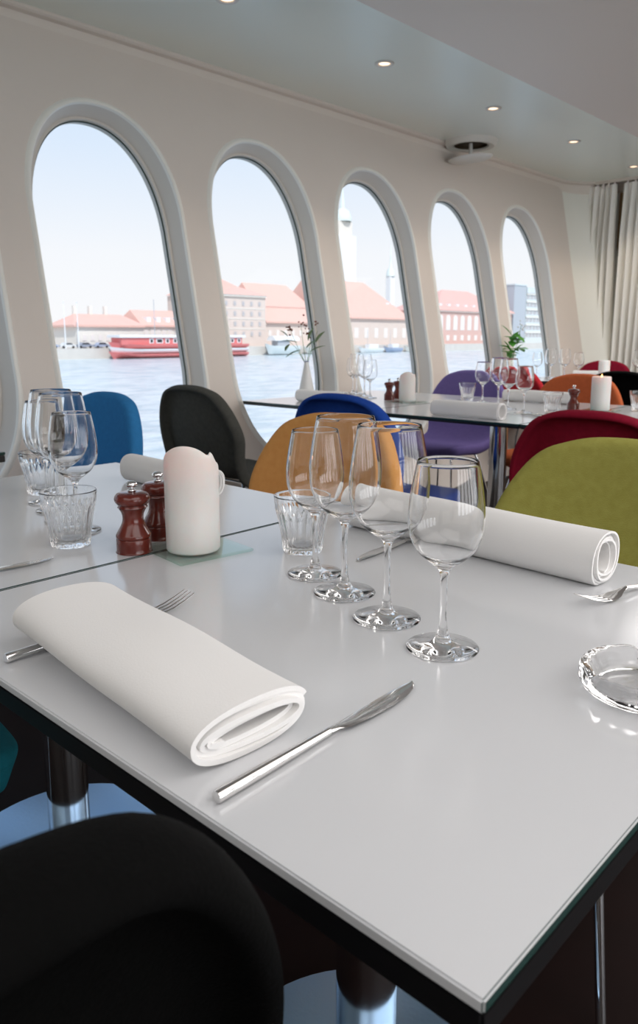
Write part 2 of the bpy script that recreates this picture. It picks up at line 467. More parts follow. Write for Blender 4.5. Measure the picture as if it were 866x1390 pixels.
def hip_roof(name, x0, x1, y0, y1, z0, z1, hipa, hipb, m, parent):
    """ridge runs along Y; hipa/hipb = setback of the ridge ends"""
    xm = (x0 + x1) / 2
    v = [(x0, y0, z0), (x1, y0, z0), (x1, y1, z0), (x0, y1, z0), (xm, y0 + hipa, z1), (xm, y1 - hipb, z1),
         (x0, y0, z0 - .5), (x1, y0, z0 - .5), (x1, y1, z0 - .5), (x0, y1, z0 - .5)]
    f = [(0, 1, 4), (1, 2, 5, 4), (2, 3, 5), (3, 0, 4, 5), (0, 1, 7, 6), (1, 2, 8, 7), (2, 3, 9, 8), (3, 0, 6, 9), (6, 7, 8, 9)]
    return mesh_obj(name, v, f, m, parent, smooth=False)
def win_grid(parent, X, ys, zs, w_, h_, m, arch=False):
    for y in ys:
        for z in zs:
            bm = bmesh.new(); add_box(bm, X, X + .15, y - w_ / 2, y + w_ / 2, z - h_ / 2, z + h_ / 2)
            if arch:
                n = 8; vs = []
                for s in (0, .15):
                    for k in range(n + 1):
                        a = pi * k / n; vs.append(bm.verts.new((X + s, y + w_ / 2 * cos(a), z + h_ / 2 + w_ / 2 * sin(a))))
                bm.faces.new(vs[:n + 1]); bm.faces.new(vs[n + 1:])
                for k in range(n): bm.faces.new((vs[k], vs[k + 1], vs[n + 2 + k], vs[n + 1 + k]))
            bm_obj('window', bm, m, parent)
def fr_(a, b, n): return [a + (b - a) * (i + .5) / n for i in range(n)]

FX = -178.0   # facade line on the quay
def low_warehouse():
    e = empty('warehouse', (0, 0, 0))
    tag(e, 'long low pale building with an orange roof behind the parked cars', 'building')
    e.location = (0, 0, 0)
    box('wall', FX - 12, FX, 101, 121, QZ, 3.9, X_['cream'], e)
    hip_roof('roof', FX - 13, FX + .8, 100, 121.1, 4.0, 6.9, 4, 3, X_['roof'], e)
    for y in (104, 108.5, 113): box('chimney', FX - 7, FX - 6, y, y + .8, 6.2, 9.0, X_['cream'], e)
    win_grid(e, FX, fr_(102, 120, 8), [.8], 1.1, 1.5, X_['winl'])
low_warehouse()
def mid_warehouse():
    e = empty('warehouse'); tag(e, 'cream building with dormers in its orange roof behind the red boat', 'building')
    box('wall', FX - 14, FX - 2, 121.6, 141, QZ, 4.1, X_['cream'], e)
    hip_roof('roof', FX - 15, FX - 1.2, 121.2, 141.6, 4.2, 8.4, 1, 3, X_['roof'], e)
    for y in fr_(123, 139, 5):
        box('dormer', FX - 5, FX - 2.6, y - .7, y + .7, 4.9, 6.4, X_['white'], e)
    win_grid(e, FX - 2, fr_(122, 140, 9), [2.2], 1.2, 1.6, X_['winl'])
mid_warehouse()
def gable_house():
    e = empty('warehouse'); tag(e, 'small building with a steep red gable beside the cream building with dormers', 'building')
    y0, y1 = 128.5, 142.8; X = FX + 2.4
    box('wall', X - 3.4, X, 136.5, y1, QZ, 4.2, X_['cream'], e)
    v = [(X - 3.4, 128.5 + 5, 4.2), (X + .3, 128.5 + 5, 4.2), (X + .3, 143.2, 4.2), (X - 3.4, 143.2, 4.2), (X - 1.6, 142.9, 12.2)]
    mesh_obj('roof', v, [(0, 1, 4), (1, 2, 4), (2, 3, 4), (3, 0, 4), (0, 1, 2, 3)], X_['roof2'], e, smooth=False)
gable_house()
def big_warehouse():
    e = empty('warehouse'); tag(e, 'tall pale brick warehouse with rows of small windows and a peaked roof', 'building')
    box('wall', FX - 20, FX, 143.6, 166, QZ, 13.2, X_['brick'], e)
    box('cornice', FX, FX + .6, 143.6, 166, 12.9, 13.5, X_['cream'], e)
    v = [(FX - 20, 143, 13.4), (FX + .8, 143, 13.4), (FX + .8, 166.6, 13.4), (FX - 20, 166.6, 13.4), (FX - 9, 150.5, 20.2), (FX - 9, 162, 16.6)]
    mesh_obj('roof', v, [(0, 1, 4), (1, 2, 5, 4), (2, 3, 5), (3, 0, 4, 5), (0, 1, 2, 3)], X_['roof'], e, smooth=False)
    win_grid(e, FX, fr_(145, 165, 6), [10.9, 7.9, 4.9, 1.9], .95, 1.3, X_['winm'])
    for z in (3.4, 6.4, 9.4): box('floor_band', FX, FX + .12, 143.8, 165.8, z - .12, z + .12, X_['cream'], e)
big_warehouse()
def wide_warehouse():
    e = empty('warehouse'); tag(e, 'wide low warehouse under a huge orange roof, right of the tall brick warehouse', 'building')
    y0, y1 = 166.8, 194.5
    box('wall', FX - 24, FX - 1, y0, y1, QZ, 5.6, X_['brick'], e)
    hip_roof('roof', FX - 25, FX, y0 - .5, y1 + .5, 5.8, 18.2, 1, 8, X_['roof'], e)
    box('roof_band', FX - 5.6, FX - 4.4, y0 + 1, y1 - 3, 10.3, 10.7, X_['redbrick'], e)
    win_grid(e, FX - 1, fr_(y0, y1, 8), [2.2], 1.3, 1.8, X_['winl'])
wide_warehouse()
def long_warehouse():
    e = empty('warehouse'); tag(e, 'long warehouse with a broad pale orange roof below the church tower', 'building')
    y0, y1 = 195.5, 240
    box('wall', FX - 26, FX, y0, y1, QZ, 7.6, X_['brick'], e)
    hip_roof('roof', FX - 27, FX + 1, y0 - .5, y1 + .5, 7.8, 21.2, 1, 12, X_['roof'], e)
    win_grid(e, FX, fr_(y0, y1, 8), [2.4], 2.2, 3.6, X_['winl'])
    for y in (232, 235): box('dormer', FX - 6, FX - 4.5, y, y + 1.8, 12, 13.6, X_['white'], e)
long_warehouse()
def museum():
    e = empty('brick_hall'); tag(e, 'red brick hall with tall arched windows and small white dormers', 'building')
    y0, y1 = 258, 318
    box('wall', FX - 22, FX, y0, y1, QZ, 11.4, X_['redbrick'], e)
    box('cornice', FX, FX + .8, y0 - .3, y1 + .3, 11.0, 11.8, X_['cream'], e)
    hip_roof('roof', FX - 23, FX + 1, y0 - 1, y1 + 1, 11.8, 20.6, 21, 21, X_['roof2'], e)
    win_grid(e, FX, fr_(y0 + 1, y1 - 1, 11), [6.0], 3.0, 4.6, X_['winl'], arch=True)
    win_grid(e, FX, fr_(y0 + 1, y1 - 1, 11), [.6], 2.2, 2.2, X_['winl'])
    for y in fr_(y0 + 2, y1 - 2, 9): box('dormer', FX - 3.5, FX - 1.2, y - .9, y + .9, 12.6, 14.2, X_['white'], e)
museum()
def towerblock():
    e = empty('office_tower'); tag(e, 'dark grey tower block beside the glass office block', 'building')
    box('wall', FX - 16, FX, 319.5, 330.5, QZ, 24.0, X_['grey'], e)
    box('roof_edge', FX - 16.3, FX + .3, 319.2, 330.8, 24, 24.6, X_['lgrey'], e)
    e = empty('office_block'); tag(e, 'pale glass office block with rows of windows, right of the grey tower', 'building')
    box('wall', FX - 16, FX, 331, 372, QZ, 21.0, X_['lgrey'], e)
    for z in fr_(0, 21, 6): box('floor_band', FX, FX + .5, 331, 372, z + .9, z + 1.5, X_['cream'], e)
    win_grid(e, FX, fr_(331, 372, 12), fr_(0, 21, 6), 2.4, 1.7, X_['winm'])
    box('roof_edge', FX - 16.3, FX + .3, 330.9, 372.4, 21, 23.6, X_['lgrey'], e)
towerblock()
def church():
    e = empty('church_tower'); tag(e, 'white church tower rising behind the pale orange roof', 'tower')
    x, y = -330, 0
    # further away: direction kept, real distance larger
    k = 330 / 175.
    yc = 201 * k
    box('shaft', x - 9, x, yc - 9, yc + 9, QZ, 34 * k, X_['white'], e, .3)
    box('belfry', x - 7.5, x - 1.5, yc - 6.5, yc + 6.5, 34 * k, 38.5 * k, X_['cream'], e, .3)
    o = revolve('dome', [(5.8, 0), (6, 2), (4.6, 6), (1.6, 8), (1.4, 12), (.3, 20), (0, 26)], X_['copper'], e, n=24); o.location = (x - 4.5, yc, 38.5 * k)
    e = empty('church_spire'); tag(e, 'thin pale spire standing at the right end of the orange roof', 'tower')
    yc = 226 * k
    box('shaft', x - 4, x, yc - 2.5, yc + 2.5, QZ, 22 * k, X_['white'], e, .2)
    o = revolve('spire', [(3, 0), (2.4, 4), (.8, 6), (.5, 12), (0, 24)], X_['copper'], e, n=16); o.location = (x - 2, yc, 22 * k)
church()
def far_trees():
    for i, (y, zt, r) in enumerate(((148 * 1.35, 8.5, 6), (176 * 1.35, 19.5, 3.4), (182 * 1.35, 19.8, 3.6), (120 * 1.35, 9, 4))):
        bm = bmesh.new(); rnd = random.Random(i)
        for k in range(14):
            r0 = bmesh.ops.create_icosphere(bm, subdivisions=2, radius=r * rnd.uniform(.3, .55))
            off = Vector((rnd.uniform(-r, r) * .5, rnd.uniform(-r, r) * .8, rnd.uniform(-.6, .35) * r))
            for v in r0['verts']: v.co = v.co * rnd.uniform(.93, 1.07) + off
        e = empty('tree', ([-236, -236, -252, -236][i], y, 0))
        tag(e, ['hazy tree left behind the tall brick warehouse', 'hazy tree over the wide warehouse roof, left one', 'hazy tree over the wide warehouse roof, right one', 'hazy tree behind the long low building'][i], 'tree', 'trees behind the warehouses')
        c = bm_obj('crown', bm, X_['tree'], e, smooth=True); c.location = (0, 0, zt - r * .8)
        tubes('trunk', [([(0, 0, QZ), (0, 0, zt - r * .7)], .4)], X_['dark'], e)
far_trees()
# cars parked on the quay
def car(y, x, m, label):
    e = empty('parked_car', (x, y, QZ)); tag(e, label, 'car', 'cars parked on the quay')
    s = [(-2.1, .35), (-2.1, .85), (-1.2, .95), (-.7, 1.42), (.8, 1.42), (1.45, .98), (2.1, .85), (2.15, .35)]
    vs = [(sx_ * .85, a, b) for sx_ in (-1, 1) for a, b in s]; n = len(s)
    fs = [tuple(range(n)), tuple(range(n, 2 * n))] + [(i, (i + 1) % n, n + (i + 1) % n, n + i) for i in range(n)]
    mesh_obj('body', vs, fs, m, e, smooth=False)
    mesh_obj('side_glass', [(.87, -1.1, .95), (.87, -.65, 1.34), (.87, .75, 1.34), (.87, 1.3, .97)], [(0, 1, 2, 3)], X_['dark'], e, smooth=False)
    for yy in (-1.3, 1.3):
        o = revolve('wheel', [(0, -.1), (.33, -.1), (.33, .1), (0, .1)], X_['dark'], e, n=14); o.rotation_euler = (0, pi / 2, 0); o.location = (.8, yy, .33)
cm = [X_['blue'], X_['carw'], X_['card'], X_['blue'], X_['carw'], X_['blue'], X_['card'], X_['blue'], X_['card']]
cl = ['blue', 'white', 'dark', 'blue', 'white', 'blue', 'dark', 'blue', 'dark']
for i in range(9):
    xx = FX + 1.6
    car(92.6 + i * 4.7, xx if i < 4 else xx, cm[i], '%s car parked on the quay, number %s from the left end of the row' % (cl[i], ['one', 'two', 'three', 'four', 'five', 'six', 'seven', 'eight', 'nine'][i]))
# boats
def boat_hull(L, W_, zb, ztop, bow, nseg=24):
    """returns verts/faces of a hull along +Y with the pointed bow at y=0"""
    vs, fs = [], []
    lv = [(.55, zb), (.85, zb + (ztop - zb) * .35), (1.0, zb + (ztop - zb) * .7), (1.02, ztop)]
    for i in range(nseg + 1):
        t_ = i / nseg
        for sgn in (-1, 1):
            for k, (wf, z) in enumerate(lv):
                wv = W_ / 2 * wf * min(1, (t_ * L / bow) ** .6 if t_ > 0 else 0)
                y = t_ * L + (1 - t_) * (3 - k) * .45
                sheer = .7 * max(0, 1 - t_ * 5) ** 2
                vs.append((sgn * wv, y, z + sheer * k / 3))
    n = len(lv) * 2; h = len(lv)
    for i in range(nseg):
        for k in range(h - 1):
            a = i * n + k; fs.append((a, a + 1, a + n + 1, a + n)); b = a + h; fs.append((b, b + 1, b + n + 1, b + n))
        fs.append((i * n + h - 1, i * n + n - 1, (i + 1) * n + n - 1, (i + 1) * n + h - 1))
        fs.append((i * n, i * n + h, (i + 1) * n + h, (i + 1) * n))
    e = nseg * n
    fs.append(tuple(list(range(e, e + h)) + list(range(e + n - 1, e + h - 1, -1))))
    return vs, fs
def red_boat():
    e = empty('tour_boat', (QX + 4.2, 104.8, WATER)); tag(e, 'red and white passenger boat moored along the quay', 'boat')
    for nm, z0, z1, m in (('lower_hull', 0, 1.15, X_['redp']), ('hull_stripe', 1.15, 2.35, X_['white']), ('upper_hull', 2.35, 3.5, X_['redp'])):
        vs, fs = boat_hull(44, 6 + z0 * .15, z0, z1, 7)
        mesh_obj(nm, vs, fs, m, e, auto=30)
    box('keel_line', -2.6, 2.6, 2, 43, -.2, .12, X_['dark'], e)
    box('saloon', -2.4, 2.4, 2.4, 42, 3.4, 5.2, X_['redp'], e, .05)
    box('boat_roof', -2.9, 2.9, 1.6, 43, 5.2, 5.9, X_['white'], e, .08)
    for i, y in enumerate(fr_(10, 42, 13)):
        big = i % 3 == 1
        wv = 1.5 if big else .7
        box('window_frame', 2.38, 2.46, y - wv / 2 - .3, y + wv / 2 + .3, 3.75, 5.0, X_['white'], e)
        box('window', 2.46, 2.5, y - wv / 2, y + wv / 2, 4.0, 4.75, X_['dark'], e)
    tubes('mast', [([(0, 14, 5.9), (0, 14, 15)], .09), ([(0, 14, 9), (0, 22, 5.9)], .03)], X_['grey'], e)
red_boat()
def white_boat():
    e = empty('workboat', (QX + 3.6, 158.5, WATER)); tag(e, 'small grey workboat with a white canopy moored below the tall brick warehouse', 'boat')
    vs, fs = boat_hull(13, 4, 0.3, 2.8, 3); mesh_obj('hull', vs, fs, X_['lgrey'], e, auto=30)
    box('wheelhouse', -1.4, 1.4, 4, 9, 2.8, 4.3, X_['grey'], e, .05)
    for y in (2.5, 6, 9.6):
        v, f = [], []
        for s in (0, 1):
            for k in range(9):
                a = pi * k / 8; v.append((1.9 * cos(a), y + s * 3.3, 4.3 + 1.4 * sin(a)))
        f = [(k, k + 1, 10 + k, 9 + k) for k in range(8)] + [tuple(range(9)), tuple(range(9, 18))]
        mesh_obj('canopy', v, f, X_['white'], e, smooth=False)
    e = empty('barge', (QX + 3, 176, WATER)); tag(e, 'flat pale barge moored at the quay behind the flower vase', 'boat')
    vs, fs = boat_hull(22, 4, 0.2, 1.6, 2); mesh_obj('hull', vs, fs, X_['cream'], e, auto=30)
    box('deckhouse', -1.3, 1.3, 10, 17, 1.6, 3.2, X_['white'], e, .05)
    for i, (y, L) in enumerate(((203, 12), (217, 9), (229, 11))):
        e = empty('small_boat', (QX + 2.6, y, WATER)); tag(e, ['white cabin boat at the quay, left of three small boats', 'white cabin boat at the quay, middle of three small boats', 'white cabin boat at the quay, right of three small boats'][i], 'boat', 'small boats below the long warehouse')
        vs, fs = boat_hull(L, 3.4, .1, 1.5, 3); mesh_obj('hull', vs, fs, [X_['white'], X_['blue'], X_['cream']][i], e, auto=30)
        box('cabin', -1.1, 1.1, L * .4, L * .8, 1.5, 2.9, X_['white'], e, .1)
        tubes('mast', [([(0, L * .4, 1.5), (0, L * .4, 8)], .06)], X_['grey'], e)
    for i, y in enumerate((96, 99.5, 130.2)):
        e = empty('mast_pole', (QX - .5, y, QZ)); tag(e, ['thin white flagpole on the quay, left of the pair', 'thin white flagpole on the quay, right of the pair', 'thin white flagpole behind the red boat'][i], 'flagpole', 'flagpoles on the quay')
        tubes('pole', [([(0, 0, 0), (0, 0, 11)], [.16, .08])], X_['white'], e)
        tubes('finial', [([(0, 0, 11), (0, 0, 11.25)], .2)], X_['white'], e)
white_boat()

# ------------------------------------------------------------------ ceiling fittings
WARM = mat('warm_bulb', (1, .8, .6), .5, emit=((1, .66, .44), 2.2))
def downlight():
    e = empty('ceiling_spotlight')
    revolve('bezel', [(.030, -.001), (.034, -.006), (.048, -.007), (.052, -.003), (.052, 0.0), (.030, 0.0)], M['vent'], e, n=32)
    revolve('bulb', [(0, -.0035), (.020, -.0035), (.0295, -.001), (.0295, .0), (0, 0)], WARM, e, n=24)
    return e
d0 = downlight()
spots = [(-2.72, 2.335), (-2.72, 3.41), (-2.72, 4.51), (-2.72, 5.65), (-2.72, 6.79)]
slab = ['small lit round ceiling spotlight cut by the top of the picture', 'small lit round ceiling spotlight above the middle window, left of the vent', 'small lit round ceiling spotlight just right of the ceiling vent', 'small lit round ceiling spotlight between the vent and the curtains', 'small lit round ceiling spotlight above the curtains, farthest of the row']
for i, (x, y) in enumerate(spots):
    d = d0 if i == 0 else copy_tree(d0)
    d.location = (x, y, CEIL); tag(d, slab[i], 'ceiling light', 'row of ceiling spotlights')
    l = lamp('spot_beam', 'SPOT', (0, 0, -.03), (0, 0, 0), 7, (1, .82, .62), spot_size=radians(95), spot_blend=.8, shadow_soft_size=.03); l.parent = d
def vent():
    e = empty('ceiling_vent', (-3.27, 5.13, CEIL)); tag(e, 'round white ceiling vent with a tilted disc hanging below its dark slot', 'vent')
    revolve('collar', [(.12, -.012), (.13, -.035), (.17, -.04), (.19, -.02), (.195, 0), (.12, 0)], M['vent'], e)
    revolve('slot', [(0, -.012), (.12, -.012), (.12, -.03), (.115, -.03), (.115, -.014), (0, -.014)], M['vent_dark'], e)
    tubes('spindle', [([(0, 0, -.012), (0, 0, -.13)], .014)], M['vent'], e)
    o = revolve('disc', [(0, -.012), (.10, -.012), (.15, -.004), (.165, .006), (.15, .006), (.0, .0)], M['vent'], e); o.location = (0, 0, -.125); o.rotation_euler = (radians(4), radians(-4), 0)
vent()

# ------------------------------------------------------------------ tables
TT = 0.745
def table(x0, x1, y0, y1, label, wide=None):
    cx_, cy_ = (x0 + x1) / 2, (y0 + y1) / 2
    e = empty('dining_table', (cx_, cy_, 0)); tag(e, label, 'table', 'white dining tables')
    hx, hy = (x1 - x0) / 2 - .0020, (y1 - y0) / 2 - .0012
    bm = bmesh.new(); add_box(bm, -hx, hx, -hy, hy, TT - .009, TT, .0015); tp = bm_obj('tabletop', bm, M['table_white'], e); tp.data.materials.append(M['table_edge'])
    for p in tp.data.polygons:
        if abs(p.normal.x) > .6 or (y0 > 2 and abs(p.normal.y) > .6): p.material_index = 1
    bm = bmesh.new(); add_box(bm, -hx + .001, hx - .001, -hy + .001, hy - .001, TT - (.030 if y0 < 2 else .018), TT - .0092, .002); bm_obj('underboard', bm, M['table_black'], e)
    bm = bmesh.new(); add_box(bm, -.20, .20, -.2, .2, TT - .042, TT - (.0302 if y0 < 2 else .0182), .003); bm_obj('mounting_plate', bm, M['table_black'], e)
    revolve('pedestal', [(0, .03), (.042, .03), (.042, .7025), (0, .7025)], M['chrome'], e, n=40, auto=40)
    revolve('collar', [(.042, .028), (.048, .028), (.048, .034), (.042, .04)], M['chrome'], e, n=40)
    revolve('base_plate', [(0, 0), (.235, 0), (.24, .004), (.235, .012), (.06, .028), (0, .028)], M['steel'], e, n=64)
    return e
table(-0.968, -0.163, 0.297, 1.102, 'white table in the foreground laid with four wine glasses and an ashtray')
table(-1.775, -0.970, 0.297, 1.102, 'white table joined to the foreground table on its window side, under the brown mills')
table(-2.975, -2.17, 0.18, 0.985, 'white table at the left picture edge next to the window, only its corner showing')
table(-3.03, -2.232, 2.65, 3.75, 'white table against the third window with the flower vase and candle')
table(-2.230, -1.432, 2.65, 3.75, 'white table in the second row standing on the visible chrome pedestal')
table(-1.430, -0.632, 2.65, 3.75, 'white table in the second row behind the burgundy chair')
table(-3.06, -2.262, 5.40, 6.10, 'white table in the far row by the last window')
table(-2.260, -1.462, 5.40, 6.10, 'white table in the far row behind the black chair')

# ------------------------------------------------------------------ chairs
def chair_profile(s):
    """s from 0 (front lip) to 1 (top of back): (y, z) and tangent"""
    pts = [(.285, .425), (.25, .448), (.17, .452), (.06, .444), (-.05, .440), (-.135, .452), (-.19, .495), (-.222, .57), (-.243, .66), (-.258, .76), (-.268, .85)]
    n = len(pts) - 1
    f = s * n; i = max(0, min(n - 1, int(math.floor(f)))); t_ = f - i
    if s < 0 or s > 1:
        a, b = (pts[0], pts[1]) if s < 0 else (pts[-2], pts[-1])
        i = 0 if s < 0 else n - 1; t_ = f - i
        return Vector((0, a[0] + (b[0] - a[0]) * t_, a[1] + (b[1] - a[1]) * t_))
    P = [pts[max(i - 1, 0)], pts[i], pts[i + 1], pts[min(i + 2, n)]]
    q = []
    for d in range(2):
        a, b, c, e = (p[d] for p in P)
        q.append(0.5 * (2 * b + (c - a) * t_ + (2 * a - 5 * b + 4 * c - e) * t_ ** 2 + (3 * b - a - 3 * c + e) * t_ ** 3))
    return Vector((0, q[0], q[1]))
def chair_width(s):
    ks = [(0, .215), (.15, .24), (.35, .235), (.52, .215), (.66, .245), (.8, .278), (1, .27)]
    s = max(0, min(1, s))
    for (a, wa), (b, wb) in zip(ks[:-1], ks[1:]):
        if s <= b:
            t_ = (s - a) / (b - a); t_ = t_ * t_ * (3 - 2 * t_); return wa + (wb - wa) * t_
    return ks[-1][1]
def shell_point(u, s, back):
    """u = lateral metres, s = along profile, back = metres behind the sitter surface"""
    p = chair_profile(s); d = (chair_profile(s + .01) - chair_profile(s - .01)).normalized()
    nrm = Vector((0, d.z, -d.y))           # towards the sitter
    if nrm.z < -0.2: nrm = -nrm
    sb = max(0, min(1, (s - .5) / .25))
    dish = (.55 * sb + .10 * (1 - sb)) * u * u
    return Vector((u, p.y, p.z)) + nrm * (dish - back)
def make_chair(fm, label, group, cat='chair'):
    e = empty('dining_chair'); tag(e, label, cat, group)
    N = 72; L = 0.98
    outline = []
    for i in range(N):
        th = 2 * pi * i / N
        c_, s_ = cos(th), sin(th)
        ex = 2 / 2.7
        ps = .5 + .5 * (abs(s_) ** ex) * (1 if s_ > 0 else -1)
        if s_ < 0:
            ex2 = 2 / 4.0; ps = .5 - .5 * abs(s_) ** ex2; pu = chair_width(ps) * abs(c_) ** ex2 * (1 if c_ >= 0 else -1)
        else:
            ex2 = 2 / 2.85; ps = .5 + .5 * abs(s_) ** ex2; pu = chair_width(ps) * abs(c_) ** ex2 * (1 if c_ >= 0 else -1)
        outline.append((pu, ps))
    vs, fs = [], []
    rings = []
    for r in (0.0, .2, .4, .6, .75, .87, .95, 1.0):
        if r == 0:
            vs.append(shell_point(0, .5, 0)); rings.append([0]); continue
        st = len(vs)
        for pu, ps in outline: vs.append(shell_point(pu * r, .5 + (ps - .5) * r, 0))
        rings.append(list(range(st, st + N)))
    # rolled rim: outward then backward
    nor = []
    for i in range(N):
        a, b = outline[i - 1], outline[(i + 1) % N]
        tx, ty = (b[0] - a[0]), (b[1] - a[1]) * L
        l = sqrt(tx * tx + ty * ty) or 1
        nor.append((ty / l, -tx / l))
    R = .023
    for dout, dback in ((R * .5, R * .13), (R * .87, R * .5), (R, R), (R * 1.05, R * 1.6), (R * .9, R * 2.3), (R * .6, R * 2.6), (R * .1, R * 2.55), (-.1 * R, R * 2.2), (-.2 * R, R * 1.5)):
        st = len(vs)
        for i, (pu, ps) in enumerate(outline):
            vs.append(shell_point(pu + nor[i][0] * dout, ps + nor[i][1] * dout / L, dback))
        rings.append(list(range(st, st + N)))
    # back skin
    for r in (.95, .85, .7, .5, .25, 0):
        if r == 0:
            vs.append(shell_point(0, .5, .014)); rings.append([len(vs) - 1]); continue
        st = len(vs)
        for pu, ps in outline: vs.append(shell_point(pu * r, .5 + (ps - .5) * r, .014))
        rings.append(list(range(st, st + N)))
    for A, B in zip(rings[:-1], rings[1:]):
        for i in range(N):
            j = (i + 1) % N
            if len(A) == 1: fs.append((A[0], B[i], B[j]))
            elif len(B) == 1: fs.append((A[i], A[j], B[0]))
            else: fs.append((A[i], A[j], B[j], B[i]))
    o = mesh_obj('seat_shell', vs, fs, fm, e)
    md = o.modifiers.new('s', 'SUBSURF'); md.levels = 1; md.render_levels = 1
    for sx_ in (-1, 1):
        for y0, y1 in ((.14, .235), (-.10, -.215)):
            tubes('leg', [([(sx_ * .13, y0, .418), (sx_ * .17, y0 + (y1 - y0) * .3, .30), (sx_ * .225, y1, .004)], .0085)], M['chrome'], e)
    tubes('seat_frame', [([(-.13, .14, .418), (.13, .14, .418)], .007), ([(-.13, -.10, .418), (.13, -.10, .418)], .007), ([(-.13, -.10, .418), (-.13, .14, .418)], .007), ([(.13, -.10, .418), (.13, .14, .418)], .007)], M['chrome'], e)
    return e
def recolor(src, fm, label, group):
    c = copy_tree(src); tag(c, label, 'chair', group)
    for ch in children(c):
        if ch.name.startswith('seat_shell'):
            ch.data = ch.data.copy(); ch.data.materials.clear(); ch.data.materials.append(fm)
    return c
GR = 'upholstered shell chairs around the tables'
C_ = dict(
 green=felt('olive_green_felt', (.40, .38, .10), (.34, .32, .075)), orange=felt('orange_felt', (.72, .36, .12), (.66, .31, .095)),
 blue=felt('sky_blue_felt', (.035, .20, .46), (.03, .17, .40)), grey=felt('charcoal_felt', (.085, .085, .075), (.065, .065, .058)),
 royal=felt('royal_blue_felt', (.018, .07, .36), (.014, .055, .30)), burg=felt('burgundy_felt', (.26, .010, .03), (.21, .008, .024)),
 purple=felt('purple_felt', (.17, .13, .34), (.145, .11, .30)), rust=felt('rust_felt', (.52, .13, .05), (.45, .11, .04)),
 red=felt('red_felt', (.50, .03, .04), (.44, .025, .035)), black=felt('black_felt', (.0015, .0015, .0015), (.001, .001, .001)),
 teal=felt('teal_felt', (.01, .12, .16), (.008, .10, .13)))
base = make_chair(C_['green'], 'olive green upholstered chair at the far side of the foreground table', GR)
base.location = (-.60, 1.285, 0); base.rotation_euler = (0, 0, pi)
for key, x, y, rz, label in (
  ('orange', -1.40, 1.275, pi, 'orange upholstered chair behind the foreground wine glasses'),
  ('blue', -2.60, 1.30, pi, 'bright blue upholstered chair by the first window behind the left glasses'),
  ('grey', -2.72, 2.36, 0, 'charcoal grey chair with its back turned, behind the candle'),
  ('royal', -1.90, 2.42, 0, 'royal blue chair with its back turned, between the orange and purple chairs'),
  ('burg', -.925, 2.42, 0, 'burgundy chair with its back turned, directly behind the green chair'),
  ('purple', -2.62, 3.93, pi, 'purple upholstered chair across the second row table'),
  ('rust', -1.90, 3.93, pi, 'rust orange chair behind the lit candle'),
  ('red', -2.78, 5.25, 0, 'bright red chair behind the second row wine glasses'),
  ('burg', -2.82, 6.45, pi, 'dark red chair in front of the curtains, farthest of all'),
  ('black', -1.88, 5.02, 0, 'black chair behind the rust orange chair'),
  ('black', -.522, -.016, radians(93), 'black chair in the near foreground, cut by the picture bottom'),
  ('teal', -1.32, .235, radians(-6), 'dark teal chair below the left table edge')):
    c = recolor(base, C_[key], label, GR); c.location = (x, y, 0); c.rotation_euler = (0, 0, rz)
    if 'foreground, cut' in label: c.scale = (1, 1, 1.042)

# ------------------------------------------------------------------ tableware
def wine_glass(h, rb, rm, rr, zbowl, name='wine_glass'):
    """h height, rb foot radius, rm widest bowl radius, rr rim radius, zbowl bottom of bowl"""
    B = h - zbowl
    th = .0011
    outer = [(0, 0), (rb * .6, 0), (rb, .0008), (rb + .0004, .0016), (rb, .0024), (rb * .6, .0045), (rb * .28, .009), (.0065, .016), (.0042, .030), (.0036, zbowl * .6), (.0042, zbowl - .014), (.0075, zbowl - .003)]
    bowl = [(rm * .42, zbowl + B * .04), (rm * .74, zbowl + B * .14), (rm * .94, zbowl + B * .28), (rm, zbowl + B * .42), (rm * .985, zbowl + B * .58), ((rm + rr) / 2, zbowl + B * .8), (rr, h - .001)]
    o1 = smooth_profile(outer[5:] + bowl, 4)
    inner = [(rr - th, h - .001)] + [(r - th * (1.2 if i < 5 else 1.0), z) for i, (r, z) in enumerate(reversed(bowl[1:-1]))] + [(rm * .42 - .001, zbowl + B * .04 + .0035), (0, zbowl + .0055)]
    i1 = smooth_profile(inner, 4)
    prof = outer[:5] + o1 + [(rr - th * .5, h)] + i1
    prof[-1] = (0, prof[-1][1])
    return prof
def tumbler_prof():
    h, rt, rb_ = .090, .0445, .0300
    out = [(0, 0.0), (rb_ * .9, 0.0), (rb_, .002), (rb_ + .001, .008), (.0335, .03), (.0385, .055), (.0420, .070), (.0435, .080), (rt, h - .001)]
    inn = [(rt - .0012, h), (rt - .0025, h - .001), (.0412, .080), (.0392, .070), (.0352, .055), (.0300, .03), (.0255, .014), (.018, .0095), (0, .009)]
    return smooth_profile(out, 3), smooth_profile(inn, 3)
def facet(r, z, a):
    if r < .028: return r
    k = 18
    ph = abs(cos(a * k / 2))
    lim = .062 + .009 * ph
    if z < .004 or z > lim or z > .088: return r
    d = 1 - .055 * (1 - ph ** .6) if True else 1
    return r * (1.02 - .062 * abs(sin(a * k / 2)) ** .8)
so, si = tumbler_prof()
MG = M['glass']
